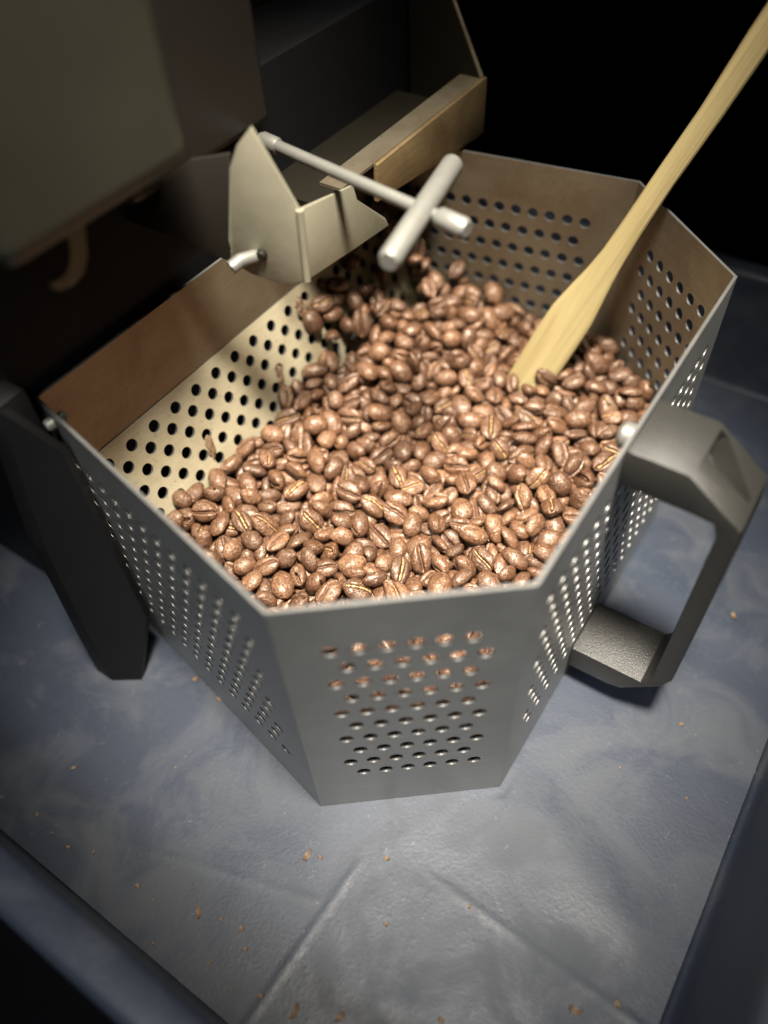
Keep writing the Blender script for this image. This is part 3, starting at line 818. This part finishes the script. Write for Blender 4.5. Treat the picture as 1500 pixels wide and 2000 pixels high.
for i in top_ids:
    b = BEANS[i]; mw = mat_of(b)
    o = bpy.data.objects.new('coffee_bean', HI[b[2]]); COL.objects.link(o); o.matrix_world = mw
    nz = (mw.to_3x3() @ Vector((0, 0, -1))).normalized(); tv = (Vector(CAM) - Vector(b[0])).normalized(); f_ = nz.dot(tv)
    o['tone'] = tn = rng.random()
    shade = 'dark' if tn < 0.33 else ('brown' if tn < 0.67 else 'light brown')
    si = rng.choice((0, 1, 1, 1, 2)) if f_ > -0.05 else None
    if f_ > 0.45: ori = 'crease up' if si == 1 else 'pale crease up'
    elif f_ < -0.35: ori = 'smooth back up'
    else: ori = 'tipped on edge'
    by, bx_, bz = b[0][1] * 1000, b[0][0] * 1000, b[0][2] * 1000
    rel = np.array(b[0]) - tipc; rad_s = np.linalg.norm(rel - ax * (rel @ ax)) * 1000
    if rad_s < 17: zone = 'beside the wooden spatula blade'
    elif bx_ < ramp_x(bz) + 11: zone = 'against the slanting perforated plate'
    elif not inside(by, bx_, 11) and bx_ > 85 and by < 20: zone = 'inside the chamfered wall opposite the spatula'
    elif not inside(by, bx_, 11) and bx_ > 112: zone = 'along the wall that carries the handle'
    elif not inside(by, bx_, 11) and by > 140: zone = 'along the perforated wall behind the spatula'
    elif not inside(by, bx_, 11): zone = 'beside the wall near the black leg'
    elif by > 105 and bx_ < 60: zone = 'in the heap below the lever'
    else: zone = 'in the open middle of the heap'
    tag(o, shade + ' coffee bean ' + zone + ', ' + ori, 'coffee bean', shade + ' coffee beans ' + zone + ', ' + ori)
    if si is not None:
        sm = SEAM[b[2]][si]
        c = bpy.data.objects.new('silverskin_seam', sm); COL.objects.link(c); c.parent = o
# the rest of the heap and the hidden layers below it as one mass
def fill_mesh():
    rest = [BEANS[i] for i in range(len(BEANS)) if i not in set(top_ids)]
    r = random.Random(5)
    for z in np.arange(5, 84, 5.2):
        for y in np.arange(-16, 172, 8.0):
            for x in np.arange(4, 130, 8.0):
                yy, xx = y + r.uniform(-2, 2), x + r.uniform(-2, 2)
                edge = not inside(yy, xx, 13.0)
                if not inside(yy, xx, 5.2) or xx < ramp_x(z) + 5.0: continue
                if z > surf(yy, xx) - LAYER - 0.5: continue
                if not edge and z < surf(yy, xx) - LAYER - 7: continue
                q = Quaternion((r.gauss(0, 1), r.gauss(0, 1), r.gauss(0, 1), r.gauss(0, 1))).normalized()
                rest.append((np.array([xx, yy, z]) * MM, q, r.randrange(NVAR), 0.86))
    VV = []; FF = []; n = 0
    cache = []
    for me in LO:
        co = np.empty(len(me.vertices) * 3); me.vertices.foreach_get('co', co); cache.append((co.reshape(-1, 3), [tuple(p.vertices) for p in me.polygons]))
    for b in rest:
        co, fs = cache[b[2]]; mw = np.array(mat_of(b)); VV.append(co @ mw[:3, :3].T + mw[:3, 3])
        FF.extend([tuple(k + n for k in f) for f in fs]); n += len(co)
    me = bpy.data.meshes.new('bean_mass'); me.from_pydata(np.concatenate(VV).tolist(), [], FF); me.update()
    me.polygons.foreach_set('use_smooth', [True] * len(me.polygons))
    LOG('mass beans', len(rest), 'polys', len(FF))
    return me
bmass = link('bean_mass', fill_mesh(), M['bean_mass'])
tag(bmass, 'mass of further roasted beans between and below the top ones', 'coffee beans', kind='stuff')

# ------------------------------------------------------------------ chaff
def flake_mesh(seed, size, curl):
    r = random.Random(seed); n = 9; V = []; F = []
    rad = [size * r.uniform(0.55, 1.15) for _ in range(n)]
    rings = (0.0, 0.5, 1.0)
    V.append((0, 0, 0))
    for q in (0.5, 1.0):
        for k in range(n):
            a = 2 * math.pi * k / n; x, y = rad[k] * q * math.cos(a), rad[k] * q * 0.62 * math.sin(a)
            V.append((x, y, curl * size * (x / size) ** 2 * 0.6 + r.uniform(0, 0.22) * size * q))
    for k in range(n):
        F.append((0, 1 + k, 1 + (k + 1) % n)); F.append((1 + k, 1 + n + k, 1 + n + (k + 1) % n, 1 + (k + 1) % n))
    me = pyd('chaff_flake', V, F)
    bm = bmesh.new(); bm.from_mesh(me)
    lo = min(v.co.z for v in bm.verts)
    ext = bmesh.ops.solidify(bm, geom=list(bm.faces), thickness=size * 0.08)
    lo = min(v.co.z for v in bm.verts)
    for v in bm.verts: v.co.z -= lo
    return bm_mesh('chaff_flake', bm, 60)
FL = [flake_mesh(s, 0.0012, 0.8) for s in range(6)]
for f_ in FL: f_.materials.append(M['chaff'])
fr = random.Random(3)
spots = [(600, 1672, 1.5), (755, 1677, 1.0), (388, 1783, 1.3), (472, 1814, 1.0), (480, 1855, 0.8), (270, 1731, 0.8), (1122, 1973, 1.5), (1205, 1962, 1.2),
         (576, 1976, 1.5), (665, 1987, 1.6), (862, 1992, 1.0), (753, 1805, 0.7), (1431, 1206, 1.3), (1330, 1415, 0.9), (146, 1500, 0.8), (428, 1366, 1.2),
         (382, 1328, 1.2), (73, 1592, 0.7), (135, 1655, 0.7), (300, 1757, 0.5), (433, 1795, 0.6), (626, 1675, 0.8), (918, 1772, 0.7), (510, 1945, 0.8),
         (300, 1842, 0.6), (410, 1880, 0.6), (184, 1664, 0.6), (343, 1500, 0.5), (1075, 1340, 0.5), (1210, 1500, 0.5), (1340, 1560, 0.5)]
for k, (px, py, sz) in enumerate(spots):
    p = at_z((px, py), 0.0)
    o = bpy.data.objects.new('chaff_flake', FL[k % 6]); COL.objects.link(o)
    o.location = (p[0], p[1], max(0.0, ridge_h(p[0], p[1])) + 0.0001); o.rotation_euler = (0, 0, fr.uniform(0, 6.28)); o.scale = (sz, sz, sz * 0.8)
    big = 'broad' if sz >= 1.2 else ('small' if sz >= 0.8 else 'tiny')
    if px > 1030 and py < 1600: zn = 'on the tray floor on the handle side of the bin'
    elif py < 1400: zn = 'on the tray floor between the black leg and the bin'
    elif px > 480 and py > 1700 and px < 1100: zn = 'inside the embossed V of the tray floor'
    elif px >= 1100: zn = 'on the tray floor near the handle side wall'
    elif px > 560: zn = 'on the tray floor at the tip of the embossed V'
    else: zn = 'on the tray floor between leg and tray wall'
    tag(o, big + ' brown chaff flake ' + zn, 'chaff flake', big + ' chaff flakes ' + zn)
hk = 0
for i in order_[:NIND]:
    b = BEANS[int(i)]
    if hk >= 9 or hash((int(i) * 7919) % 101) % 29 != 0: continue
    hk += 1
    o = bpy.data.objects.new('chaff_flake', FL[hk % 6]); COL.objects.link(o); tv = (Vector(CAM) - Vector(b[0])).normalized()
    o.location = Vector(b[0]) + Vector((0, 0, 1)) * (PROF[b[2]]['c'] * b[3] * MM * 0.93); o.rotation_euler = (fr.uniform(-.3, .3), fr.uniform(-.3, .3), fr.uniform(0, 6.28)); o.scale = (0.9, 0.8, 0.6)
    tag(o, 'papery chaff flake lying on top of the coffee beans', 'chaff flake', 'chaff flakes on the bean heap')
# crumpled chaff caught on the slanting plate
def clump_mesh(seed, sx, sy, sz):
    bm = bmesh.new(); bmesh.ops.create_icosphere(bm, subdivisions=3, radius=1.0)
    o = Vector((seed * 5.1, seed * 2.3, 0))
    for v in bm.verts:
        n1 = noise.noise(v.co * 1.6 + o); n2 = noise.noise(v.co * 3.8 + o)
        k = 0.62 + 0.55 * n1 + 0.38 * abs(n2)
        v.co = Vector((v.co.x * sx * k, v.co.y * sy * k, v.co.z * sz * k))
    me = bm_mesh('chaff_clump', bm); me.materials.append(M['chaff']); return me
rampN = np.array([math.cos(tau), 0, math.sin(tau)]); rampP = np.array([0.0003, 0, FZ * MM])
rampU = np.array([math.sin(tau), 0, -math.cos(tau)])
for k, (px, py, sx, sy, sz, ang, lab) in enumerate([
        (587, 600, 0.0034, 0.0028, 0.0017, 0.3, 'crumpled brown chaff scrap stuck over two holes of the slanting plate'),
        (628, 556, 0.0024, 0.0016, 0.0012, 1.2, 'small folded chaff scrap high on the slanting plate'),
        (675, 578, 0.0046, 0.0028, 0.0017, 0.5, 'pale ruffled chaff scrap resting above the beans on the slanting plate'),
        (409, 872, 0.0042, 0.0014, 0.0010, -0.25, 'long twisted chaff curl hanging from a hole in the slanting plate'),
        (545, 735, 0.0040, 0.0014, 0.0012, -0.2, 'upright papery chaff strip above the bean line on the slanting plate')]):
    p = on_plane((px, py), rampP, rampN) + rampN * sz * 0.45
    a = rampU * math.cos(ang) + np.array([0, 1, 0]) * math.sin(ang); b = np.cross(rampN, a)
    o = link('chaff_scrap', clump_mesh(k + 1, sx * 1.3, sy * 1.3, sz * 1.3))
    o.matrix_world = Matrix([[a[i], b[i], rampN[i], p[i]] for i in range(3)] + [[0, 0, 0, 1]])
    tag(o, lab, 'chaff', 'chaff scraps on the slanting plate')
LOG('TIME total %.1f' % (time.time() - T0))
